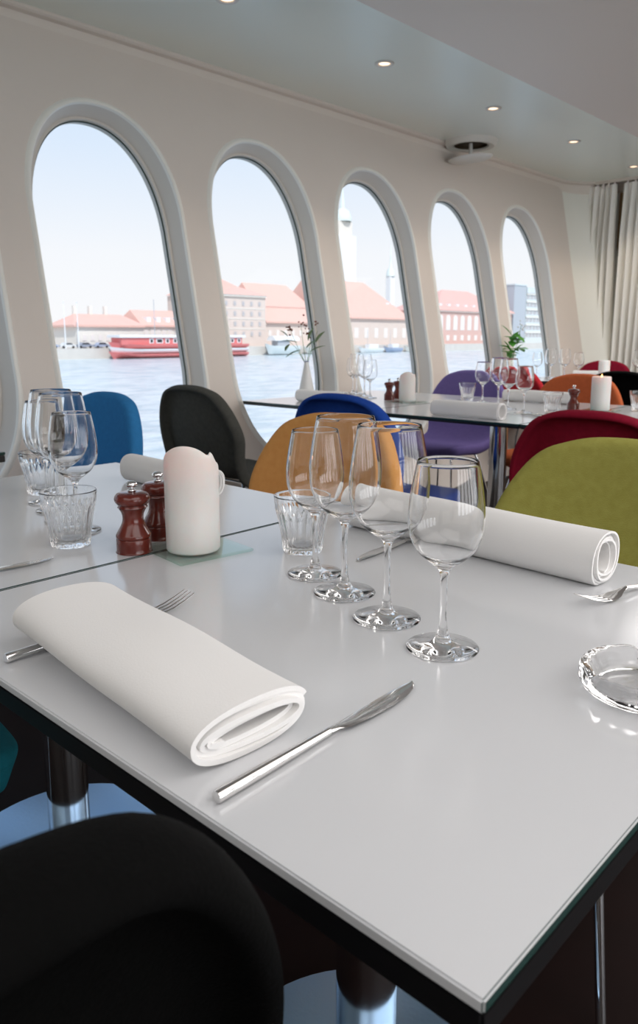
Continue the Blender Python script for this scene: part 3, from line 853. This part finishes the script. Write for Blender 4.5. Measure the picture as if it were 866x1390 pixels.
def make_glass(kind):
    e = empty('tumbler' if kind == 'T' else 'wine_glass')
    if kind == 'T':
        prof = so + si; prof[-1] = (0, prof[-1][1])
        nout = len(so)
        idx = {'n': 0}
        # facets only on the outside skin
        vs, fs, rings = [], [], []
        n = 216
        for k, (r, z) in enumerate(prof):
            if r < 1e-6: vs.append((0, 0, z)); rings.append([len(vs) - 1]); continue
            st = len(vs)
            for i in range(n):
                a = 2 * pi * i / n; rr = facet(r, z, a) if k < nout else r
                vs.append((rr * cos(a), rr * sin(a), z))
            rings.append(list(range(st, st + n)))
        for A, B in zip(rings[:-1], rings[1:]):
            for i in range(n):
                j = (i + 1) % n
                if len(A) == 1: fs.append((A[0], B[j], B[i]))
                elif len(B) == 1: fs.append((A[i], A[j], B[0]))
                else: fs.append((A[i], A[j], B[j], B[i]))
        o = mesh_obj('glass_body', vs, fs, MG, e, auto=50)
    else:
        p = wine_glass(.232, .040, .0460, .0365, .100) if kind == 'L' else wine_glass(.205, .0385, .0400, .0318, .092)
        o = revolve('glass_body', p, MG, e, n=64, auto=60)
    return e
protos = {}
def put_glass(kind, x, y, label, group, z=TT):
    if kind not in protos: protos[kind] = make_glass(kind); e = protos[kind]
    else: e = copy_tree(protos[kind])
    e.location = (x, y, z + .0004); e.rotation_euler = (0, 0, random.uniform(0, 6))
    tag(e, label, 'tumbler' if kind == 'T' else 'wine glass', group); return e
G1 = 'glasses on the foreground table'; G2 = 'glasses beside the wooden mills'; G3 = 'glasses on the window table of the second row'; G4 = 'glasses on the middle table of the second row'; G5 = 'glasses on the far row'
put_glass('S', -.433, .657, 'small wine glass in front, nearest and rightmost of the foreground row', G1)
put_glass('L', -.531, .685, 'tall wine glass directly behind the nearest small wine glass', G1)
put_glass('L', -.629, .721, 'tall wine glass, second from the foreground water tumbler', G1)
put_glass('S', -.713, .754, 'small wine glass overlapping the foreground water tumbler', G1)
put_glass('T', -.808, .826, 'ribbed water tumbler in front of the orange chair', G1)
put_glass('T', -1.106, .597, 'ribbed water tumbler standing left of the wooden mills', G2)
put_glass('S', -1.178, .650, 'small wine glass behind the tumbler left of the mills', G2)
put_glass('L', -1.262, .678, 'tall wine glass against the bright blue chair', G2)
put_glass('L', -1.350, .706, 'tall wine glass second from the back in the left cluster', G2)
put_glass('S', -1.438, .732, 'small wine glass at the back of the left cluster', G2)
put_glass('T', -1.530, .768, 'ribbed water tumbler at the left picture edge', G2)
put_glass('S', -2.97, 3.47, 'small wine glass nearest the window pillar on the second row', G3)
put_glass('L', -2.90, 3.42, 'tall wine glass second from the window pillar on the second row', G3)
put_glass('L', -2.77, 3.335, 'tall wine glass third from the window pillar on the second row', G3)
put_glass('S', -2.66, 3.25, 'small wine glass rightmost of the cluster behind the royal blue chair', G3)
put_glass('T', -2.20, 3.50, 'ribbed tumbler in front of the purple chair', G4)
put_glass('S', -2.06, 3.42, 'small wine glass just right of the tumbler by the purple chair', G4)
put_glass('L', -1.90, 3.30, 'tall wine glass in front of the red chair, left one', G4)
put_glass('L', -1.78, 3.18, 'tall wine glass in front of the red chair, right one', G4)
put_glass('S', -1.64, 3.07, 'small wine glass left of the second row tumbler by the mill', G4)
put_glass('T', -1.555, 3.17, 'ribbed tumbler left of the wooden mill on the second row', G4)
put_glass('T', -1.30, 3.50, 'ribbed tumbler at the right picture edge beside the lit candle', G4)
put_glass('S', -2.97, 5.75, 'small wine glass on the far table, leftmost of its cluster', G5)
put_glass('L', -2.88, 5.80, 'tall wine glass on the far table below the last window, left one', G5)
put_glass('L', -2.79, 5.86, 'tall wine glass on the far table below the last window, right one', G5)
put_glass('S', -2.70, 5.92, 'small wine glass on the far table, rightmost of its cluster', G5)
put_glass('L', -2.20, 5.85, 'tall wine glass on the far table in front of the curtains at the right edge', G5)

# pillar candles
def rim_h(a, H, view, seed):
    """uneven melted rim; view = angle facing right of the picture"""
    u = cos(a - view); near = cos(a - (view - pi / 2))
    k = max(0, min(1, near * 2.2 + .25)); k = k * k * (3 - 2 * k)
    dome = sqrt(max(0, 1 - min(1, abs(u + .10)) ** 2))
    h = H - .034 + .034 * dome * k
    h += .017 * math.exp(-((u - .90) / .09) ** 2) * max(0, min(1, near * 3 + 1))
    return h
def candle(x, y, H, r, label, lit=False, z=TT, group='white pillar candles', power=.016, flat=False):
    e = empty('pillar_candle', (x, y, z)); tag(e, label, 'candle', group)
    n = 64; vs, fs, rings = [], [], []
    VW = YAW
    lev = [(0, 0), (r * .95, 0), (r, .003), (r, H * .3), (r, H * .6)]
    for rr, zz in lev:
        if rr == 0: vs.append((0, 0, 0)); rings.append([0]); continue
        st = len(vs)
        for i in range(n): a = 2 * pi * i / n; vs.append((rr * cos(a), rr * sin(a), zz))
        rings.append(list(range(st, st + n)))
    def hh(a): return H if flat else rim_h(a, H, VW, 0)
    for rf, dz in ((1.0, -.030), (1.0, -.012), (.985, -.005), (.95, -.001), (.90, 0), (.85, -.003), (.80, -.012)):
        st = len(vs)
        for i in range(n):
            a = 2 * pi * i / n
            lean = .97 if False else 1
            vs.append((r * rf * cos(a), r * rf * sin(a), hh(a) + dz))
        rings.append(list(range(st, st + n)))
    zi = H - (.030 if flat else .055)
    for rf, zz in ((.76, zi + .004), (.5, zi - .002), (.1, zi)):
        st = len(vs)
        for i in range(n): a = 2 * pi * i / n; vs.append((r * rf * cos(a), r * rf * sin(a), zz))
        rings.append(list(range(st, st + n)))
    vs.append((0, 0, zi)); rings.append([len(vs) - 1])
    for A, B in zip(rings[:-1], rings[1:]):
        for i in range(n):
            j = (i + 1) % n
            if len(A) == 1: fs.append((A[0], B[i], B[j]))
            elif len(B) == 1: fs.append((A[i], A[j], B[0]))
            else: fs.append((A[i], A[j], B[j], B[i]))
    mesh_obj('wax_body', vs, fs, M['wax'], e, auto=70)
    tubes('wick', [([(0, 0, zi - .002), (0, .001, zi + .008), (.002, .001, zi + .012)], .0009)], M['wick'], e, 6)
    if lit:
        zf = zi + .010
        fl = revolve('flame', smooth_profile([(0, 0), (.0032, .004), (.0046, .010), (.0030, .020), (.0010, .028), (0, .031)], 3), M['flame'], e, n=16); fl.location = (0, 0, zf)
        l = lamp('flame_light', 'POINT', (0, 0, zf + .034), (0, 0, 0), power, (1, .50, .28), shadow_soft_size=.006); l.parent = e
    return e
def glass_plate(x, y, s, rz, label, z=TT):
    bm = bmesh.new(); add_box(bm, -s / 2, s / 2, -s / 2, s / 2, 0, .0045, .0012)
    o = bm_obj('glass_coaster', bm, M['plate_glass']); o.location = (x, y, z + .0006); o.rotation_euler = (0, 0, rz)
    tag(o, label, 'coaster', 'square glass candle plates'); return o
glass_plate(-.935, .716, .130, radians(-7), 'square greenish glass plate under the foreground candle')
candle(-.928, .706, .166, .0415, 'large white pillar candle with a melted wavy rim beside the brown mills', lit=True, z=TT + .0056)
glass_plate(-2.345, 3.165, .15, radians(-5), 'square glass plate under the second row candle by the two small mills')
candle(-2.345, 3.165, .15, .0415, 'white pillar candle right of the two small mills on the second row', z=TT + .0056)
glass_plate(-1.425, 3.37, .15, radians(5), 'square glass plate under the candle with the flame')
candle(-1.425, 3.37, .15, .0415, 'lit white pillar candle with a visible flame in front of the rust chair', lit=True, z=TT + .0056, power=.02, flat=True)
candle(-2.46, 5.85, .15, .0415, 'white pillar candle on the far table in front of the dark red chair', z=TT + .0004, flat=True)

# wooden mills
def make_mill():
    e = empty('pepper_mill')
    prof = smooth_profile([(0, 0), (.0262, 0), (.0268, .002), (.0268, .020), (.0255, .0225), (.0272, .024), (.0268, .028), (.0245, .032), (.0185, .043), (.0160, .052), (.0170, .061), (.0205, .068), (.0215, .070)], 3)
    revolve('mill_body', prof + [(0, .070)], M['mill'], e, n=48, auto=60)
    prof = smooth_profile([(0, .0702), (.0212, .0702), (.0222, .0725), (.0210, .0745), (.0235, .076), (.0268, .081), (.0272, .086), (.0235, .092), (.0150, .0945), (.006, .095)], 3)
    revolve('mill_head', prof + [(0, .095)], M['mill'], e, n=48, auto=60)
    prof = smooth_profile([(0, .095), (.0058, .0952), (.0060, .098), (.0035, .0995), (.0032, .101), (.0078, .1035), (.0088, .1065), (.0060, .1105), (0, .112)], 3)
    revolve('mill_knob', prof, M['chrome'], e, n=20, rfun=lambda r, z, a: r * (1 + .06 * cos(8 * a)) if z > .1 else r, auto=60)
    return e
ml = make_mill()
for i, (x, y, lab) in enumerate(((-1.000, .646, 'red brown wooden mill with a metal knob, in front and left of the pair'), (-1.040, .722, 'red brown wooden mill half hidden behind the foreground candle'),
        (-2.50, 3.215, 'small red brown mill on the second row, left of the pair'), (-2.526, 3.325, 'small red brown mill on the second row beside the candle'), (-1.548, 3.365, 'red brown wooden mill in front of the rust orange chair'))):
    o = ml if i == 0 else copy_tree(ml); o.location = (x, y, TT + .0004); tag(o, lab, 'mill', 'wooden salt and pepper mills')

# napkins: a rolled cloth is a spiral strip swept along its length
def napkin(p0, p1, w_, h_, turns, label, flat=1.0, lift0=0.001, lift1=0.001, flap=0.0, th=.0022, rad_out=True, group='rolled white napkins', start=0.0, seed=1, sgn=1, gap=0.003):
    p0 = Vector(p0); p1 = Vector(p1); d = (p1 - p0); L = d.length; ang = atan2(d.y, d.x)
    e = empty('napkin', (p0.x, p0.y, TT), ang); tag(e, label, 'napkin', group)
    rnd = random.Random(seed)
    n = int(turns * 44)
    ctr = []
    a, b = w_ / 2, h_ / 2
    for i in range(n + 1):
        t_ = i / n; th_ = start + sgn * 2 * pi * turns * (1 - t_)
        sh = (turns * t_) * gap
        aa, bb = max(a - (turns - turns * t_) * gap, .004), max(b - (turns - turns * t_) * gap, .0035)
        c_, s_ = cos(th_), sin(th_); ex = 2 / 2.3
        ctr.append(Vector((aa * abs(c_) ** ex * (1 if c_ >= 0 else -1), b + bb * abs(s_) ** ex * (1 if s_ >= 0 else -1))))
    # free edge lies on the table
    if flap:
        last = ctr[-1]
        for k in range(1, 9): ctr.append(Vector((last.x - sgn * 0 + (flap) * k / 8 * (1), last.y * (1 - min(1, k / 3)) + 0.0016)))
    m_ = len(ctr)
    S = 14
    V = []
    for side_ in (0, 1):
        for s in range(S + 1):
            f = s / S; x = L * f
            edge = max(0, 1 - min(f, 1 - f) * 9)
            for i, c in enumerate(ctr):
                a_, b_ = ctr[max(i - 1, 0)], ctr[min(i + 1, m_ - 1)]
                tg = (b_ - a_).normalized() if (b_ - a_).length > 1e-9 else Vector((1, 0))
                nv = Vector((-tg.y, tg.x)) * th * (side_ - .5)
                wob = .0012 * sin(9 * f + i * .13 + seed) * (c.y / h_)
                xx = x + .004 * sin(i * .09 + seed) * (1 if f > .5 else -1) * edge
                q = c + nv
                V.append((xx, q.x + wob, max(q.y + wob, .0004) + lift0 * (1 - f) + lift1 * f))
    Fs = []
    B_ = (S + 1) * m_
    for side_ in (0, 1):
        for s in range(S):
            for i in range(m_ - 1):
                k = side_ * B_ + s * m_ + i; Fs.append((k, k + 1, k + m_ + 1, k + m_))
    for s in range(S):
        for i in (0, m_ - 1):
            k = s * m_ + i; Fs.append((k, k + m_, k + m_ + B_, k + B_))
    for s in (0, S):
        for i in range(m_ - 1):
            k = s * m_ + i; Fs.append((k, k + 1, k + 1 + B_, k + B_))
    mesh_obj('napkin_cloth', V, Fs, M['linen'], e, auto=60)
    return e
napkin((-.752, .398), (-.428, .378), .122, .046, 3.6, 'flattened rolled white napkin in the foreground, lying over the fork', lift0=.0125, lift1=.0, start=0.2, gap=.0054, seed=2, th=.0046)
napkin((-.396, .986), (-.86, 1.014), .072, .074, 5.0, 'rolled white napkin in front of the green chair', start=-pi / 2, gap=.0034, th=.003, flap=.016, seed=3, lift0=.001, lift1=.001)
napkin((-1.222, .985), (-1.52, .985), .060, .060, 3.0, 'rolled white napkin behind the foreground candle and mills', start=-pi / 2, gap=.002, seed=4)
napkin((-2.50, 2.86), (-2.80, 2.84), .062, .06, 3.0, 'rolled white napkin below the flower vase', start=-pi / 2, gap=.002, seed=5)
napkin((-1.555, 2.735), (-1.88, 2.735), .066, .066, 3.0, 'rolled white napkin at the near edge of the second row table', start=-pi / 2, gap=.002, seed=6)
napkin((-1.66, 3.60), (-2.03, 3.60), .06, .06, 3.0, 'rolled white napkin at the far side of the second row table, before the red chair', start=-pi / 2, gap=.002, seed=7)
napkin((-2.42, 6.03), (-2.78, 6.03), .06, .06, 3.0, 'rolled white napkin on the far row table', start=-pi / 2, gap=.002, seed=8)
napkin((-2.30, .90), (-2.62, .90), .06, .06, 3.0, 'rolled white napkin at the left picture edge by the window', start=-pi / 2, gap=.002, seed=9)

# cutlery
def plate_strip(pts, th, name, m, parent):
    """pts: (y, halfwidth, z) along +Y; a lens-shaped flat blade"""
    V, Fs = [], []
    prof = [(-1, 0), (-.6, .8), (0, 1), (.6, .8), (1, 0), (.6, -.8), (0, -1), (-.6, -.8)]
    for (y, hw, z, off, t_) in pts:
        for a, b in prof: V.append((off + a * hw, y, z + b * t_ / 2))
    n = 8
    for i in range(len(pts) - 1):
        for j in range(n): Fs.append((i * n + j, i * n + (j + 1) % n, (i + 1) * n + (j + 1) % n, (i + 1) * n + j))
    Fs.append(tuple(range(n))); Fs.append(tuple(range((len(pts) - 1) * n, len(pts) * n)))
    return mesh_obj(name, V, Fs, m, parent, auto=50)
def make_knife():
    e = empty('table_knife')
    vs, fs = tube_geo([(0, 0, .0052), (0, .0015, .0052), (0, .05, .0050), (0, .125, .0046)], [.0046, .0050, .0048, .0034], 20)
    mesh_obj('handle', vs, fs, M['cutlery'], e, auto=50)
    pts = [(.1255, .0033, .0046, 0, .006), (.135, .0040, .0044, 0, .0040), (.145, .0068, .004, .002, .0024), (.17, .0086, .0035, .0028, .0018), (.20, .0092, .0032, .003, .0016), (.222, .0085, .003, .0022, .0014), (.240, .0060, .0028, .0004, .0012), (.250, .0028, .0026, -.0022, .001), (.2535, .0006, .0026, -.004, .0008)]
    plate_strip(pts, 0, 'blade', M['cutlery'], e)
    return e
def make_fork():
    e = empty('table_fork')
    vs, fs = tube_geo([(0, 0, .0052), (0, .0015, .0052), (0, .07, .0050), (0, .125, .0058), (0, .150, .0086)], [.0046, .0050, .0044, .0030, .0026], 16)
    mesh_obj('handle', vs, fs, M['cutlery'], e, auto=50)
    pts = [(.1502, .0028, .0088, 0, .0042), (.162, .0060, .0074, 0, .0022), (.172, .0100, .0042, 0, .0018), (.184, .0118, .0024, 0, .0016), (.192, .0122, .0026, 0, .0016)]
    plate_strip(pts, 0, 'fork_head', M['cutlery'], e)
    for k in range(4):
        x = -.0105 + k * .007
        plate_strip([(.1922, .0016, .0026, x, .0016), (.208, .0014, .0048, x, .0015), (.226, .0011, .0095, x * .97, .0012), (.241, .0007, .0150, x * .94, .0009)], 0, 'tine', M['cutlery'], e)
    return e
kn = make_knife(); fk = make_fork()
def put(o, first, x, y, rz, lab, cat, grp, flip=False):
    c = o if first else copy_tree(o)
    c.location = (x, y, TT + .0004); c.rotation_euler = (0, 0, rz); tag(c, lab, cat, grp); return c
put(kn, True, -.393, .312, radians(2), 'silver table knife in the foreground, right of the flattened napkin', 'knife', 'table cutlery')
put(kn, False, -.722, 1.092, pi + radians(3), 'silver table knife behind the wine glasses, pointing out from under the rolled napkin', 'knife', 'table cutlery')
put(kn, False, -1.062, .285, radians(-3), 'silver table knife at the left picture edge, in front of the tumbler', 'knife', 'table cutlery')
put(fk, True, -.738, .318, radians(2), 'silver fork under the foreground napkin, tines up at its far side', 'fork', 'table cutlery')
put(fk, False, -.322, 1.112, pi - radians(14), 'silver fork in front of the green chair, beside the roll end', 'fork', 'table cutlery')
put(kn, False, -1.47, 2.95, radians(80), 'table knife on the second row table below the small wine glass', 'knife', 'table cutlery')

# ashtray
def ashtray():
    R = .066
    out = smooth_profile([(0, 0), (.045, 0), (.058, .002), (.0645, .010), (.066, .020), (.064, .027), (.060, .029), (.055, .0275), (.049, .018), (.044, .010), (.038, .007), (0, .0065)], 4)
    def rf(r, z, a):
        return r
    e = empty('ashtray', (-.236, .698, TT + .0005)); e.scale = (.88, .88, .88); tag(e, 'round clear glass ashtray at the right picture edge', 'ashtray')
    n = 96; vs, fs, rings = [], [], []
    for r, z in out:
        if r < 1e-6: vs.append((0, 0, z)); rings.append([len(vs) - 1]); continue
        st = len(vs)
        for i in range(n):
            a = 2 * pi * i / n
            dz = 0
            if z > .02 and r > .04:
                for k in range(3):
                    d = (a - (1.95 + k * 2 * pi / 3) + pi) % (2 * pi) - pi
                    dz -= .009 * math.exp(-(d / .11) ** 2)
            rr = r * (1 + (.008 * cos(24 * a) if .004 < z < .02 and r > .055 else 0))
            vs.append((rr * cos(a), rr * sin(a), z + dz))
        rings.append(list(range(st, st + n)))
    for A, B in zip(rings[:-1], rings[1:]):
        for i in range(n):
            j = (i + 1) % n
            if len(A) == 1: fs.append((A[0], B[i], B[j]))
            elif len(B) == 1: fs.append((A[i], A[j], B[0]))
            else: fs.append((A[i], A[j], B[j], B[i]))
    mesh_obj('glass_body', vs, fs, M['glass'], e, auto=70)
ashtray()

# vases
def leaf_geo(base, d, L, W_, bend=.2):
    d = Vector(d).normalized(); up = Vector((0, 0, 1)); s = d.cross(up)
    s = s.normalized() if s.length > .01 else Vector((1, 0, 0)); nrm = s.cross(d).normalized()
    vs, fs = [], []
    K_ = 6
    for i in range(K_ + 1):
        t_ = i / K_; w2 = W_ / 2 * sin(pi * min(1, t_ * .92 + .04)) ** .8
        c = Vector(base) + d * L * t_ - nrm * bend * L * t_ * t_
        vs += [c - s * w2 + nrm * w2 * .25, c, c + s * w2 + nrm * w2 * .25]
    for i in range(K_):
        for j in range(2): k = i * 3 + j; fs.append((k, k + 1, k + 4, k + 3))
    return vs, fs
def join(lst):
    V, Fs = [], []
    for vs, fs in lst:
        o = len(V); V += vs; Fs += [tuple(i + o for i in f) for f in fs]
    return V, Fs
RT = Vector((cos(YAW), sin(YAW), 0))
def vase_flower():
    x, y = -2.90, 3.00
    e = empty('flower_vase', (x, y, TT)); tag(e, 'slim white cone vase by the second window', 'vase')
    revolve('vase_body', smooth_profile([(0, 0), (.040, 0), (.044, .004), (.043, .03), (.034, .08), (.022, .14), (.013, .185), (.0125, .196), (.0105, .196), (.0105, .18), (.02, .13), (.03, .07), (.03, .02), (0, .012)], 3), M['porcelain'], e, n=40)
    revolve('vase_rim', [(.0118, .1955), (.0132, .196), (.0132, .200), (.0118, .2005)], mat('blue_rim', (.12, .15, .3), .4), e, n=24, closed=True)
    f = empty('berry_sprigs', (x, y, TT)); tag(f, 'sprigs with dull green leaves and brown berries in the white vase', 'flowers')
    rnd = random.Random(4)
    def P(dx, dz, dd=0): return RT * dx + Vector((-RT.y, RT.x, 0)) * dd + Vector((0, 0, dz))
    st = []
    for dx, dz, dd in ((-.09, .37, .02), (-.03, .40, -.01), (.035, .405, .01), (.06, .36, -.02), (-.11, .32, .02)):
        st.append(([P(0, .03), P(dx * .08, .19, 0), P(dx * .5, .27, dd * .5), P(dx, dz, dd)], [.0016, .0016, .0013, .0009]))
    tubes('stems', st, M['stem'], f, 6)
    lv = []
    for bx, bz, dx, dz, L in ((-.05, .30, -1, .3, .085), (-.03, .26, -1, -.25, .09), (.01, .31, .2, .9, .07), (.02, .25, .75, .5, .09), (.05, .30, .5, .9, .08), (-.10, .33, -.5, .6, .05), (-.09, .29, -.6, -.6, .045), (.0, .27, .6, .7, .07)):
        d = P(dx, dz, rnd.uniform(-.4, .4)); lv.append(leaf_geo(P(bx, bz), d, L, .034))
    V, Fs = join(lv); o = mesh_obj('leaves', V, Fs, M['leaf_dull'], f); md = o.modifiers.new('s', 'SOLIDIFY'); md.thickness = .0008
    for k in range(34):
        bm = bmesh.new()
        cx_, cz_ = [(-.10, .375), (-.085, .365), (-.015, .395), (.01, .36), (.045, .395), (-.03, .375)][k % 6]
        v = P(cx_ + rnd.gauss(0, .012), cz_ + rnd.gauss(0, .014), rnd.gauss(0, .014))
        bmesh.ops.create_icosphere(bm, subdivisions=1, radius=rnd.uniform(.004, .0065), matrix=Matrix.Translation(v))
        bm_obj('berry', bm, M['berry'], f, smooth=True)
vase_flower()
def vase_green():
    x, y = -3.03, 5.47
    e = empty('bottle_vase', (x, y, TT)); tag(e, 'slim clear glass vase on the far table by the last pillar', 'vase')
    revolve('vase_body', smooth_profile([(0, 0), (.030, 0), (.034, .004), (.034, .05), (.026, .10), (.014, .14), (.013, .19), (.0115, .19), (.012, .14), (.023, .10), (.031, .05), (.031, .008), (0, .006)], 3), M['glass'], e, n=32)
    f = empty('leaf_sprig', (x, y, TT)); tag(f, 'fresh green leafy sprig with tiny white buds in the glass vase', 'plant')
    def P(dx, dz, dd=0): return RT * dx + Vector((-RT.y, RT.x, 0)) * dd + Vector((0, 0, dz))
    tubes('stems', [([P(0, .02), P(0, .2), P(-.02, .3), P(-.03, .38)], .002), ([P(0.004, .02), P(.002, .2), P(.03, .3), P(.05, .42)], .002)], M['stem'], f, 6)
    rnd = random.Random(8); lv = []
    for k in range(22):
        b = P(rnd.uniform(-.03, .04), rnd.uniform(.19, .35), rnd.uniform(-.02, .02)); d = P(rnd.uniform(-1, 1), rnd.uniform(-.3, 1), rnd.uniform(-1, 1))
        lv.append(leaf_geo(b, d, rnd.uniform(.07, .12), .06))
    V, Fs = join(lv); o = mesh_obj('leaves', V, Fs, M['leaf'], f); md = o.modifiers.new('s', 'SOLIDIFY'); md.thickness = .0008
    for k in range(9):
        bm = bmesh.new(); bmesh.ops.create_icosphere(bm, subdivisions=1, radius=.007, matrix=Matrix.Translation(P(.05 + rnd.gauss(0, .015), .40 + rnd.gauss(0, .02), rnd.gauss(0, .01))))
        bm_obj('bud', bm, M['porcelain'], f, smooth=True)
vase_green()
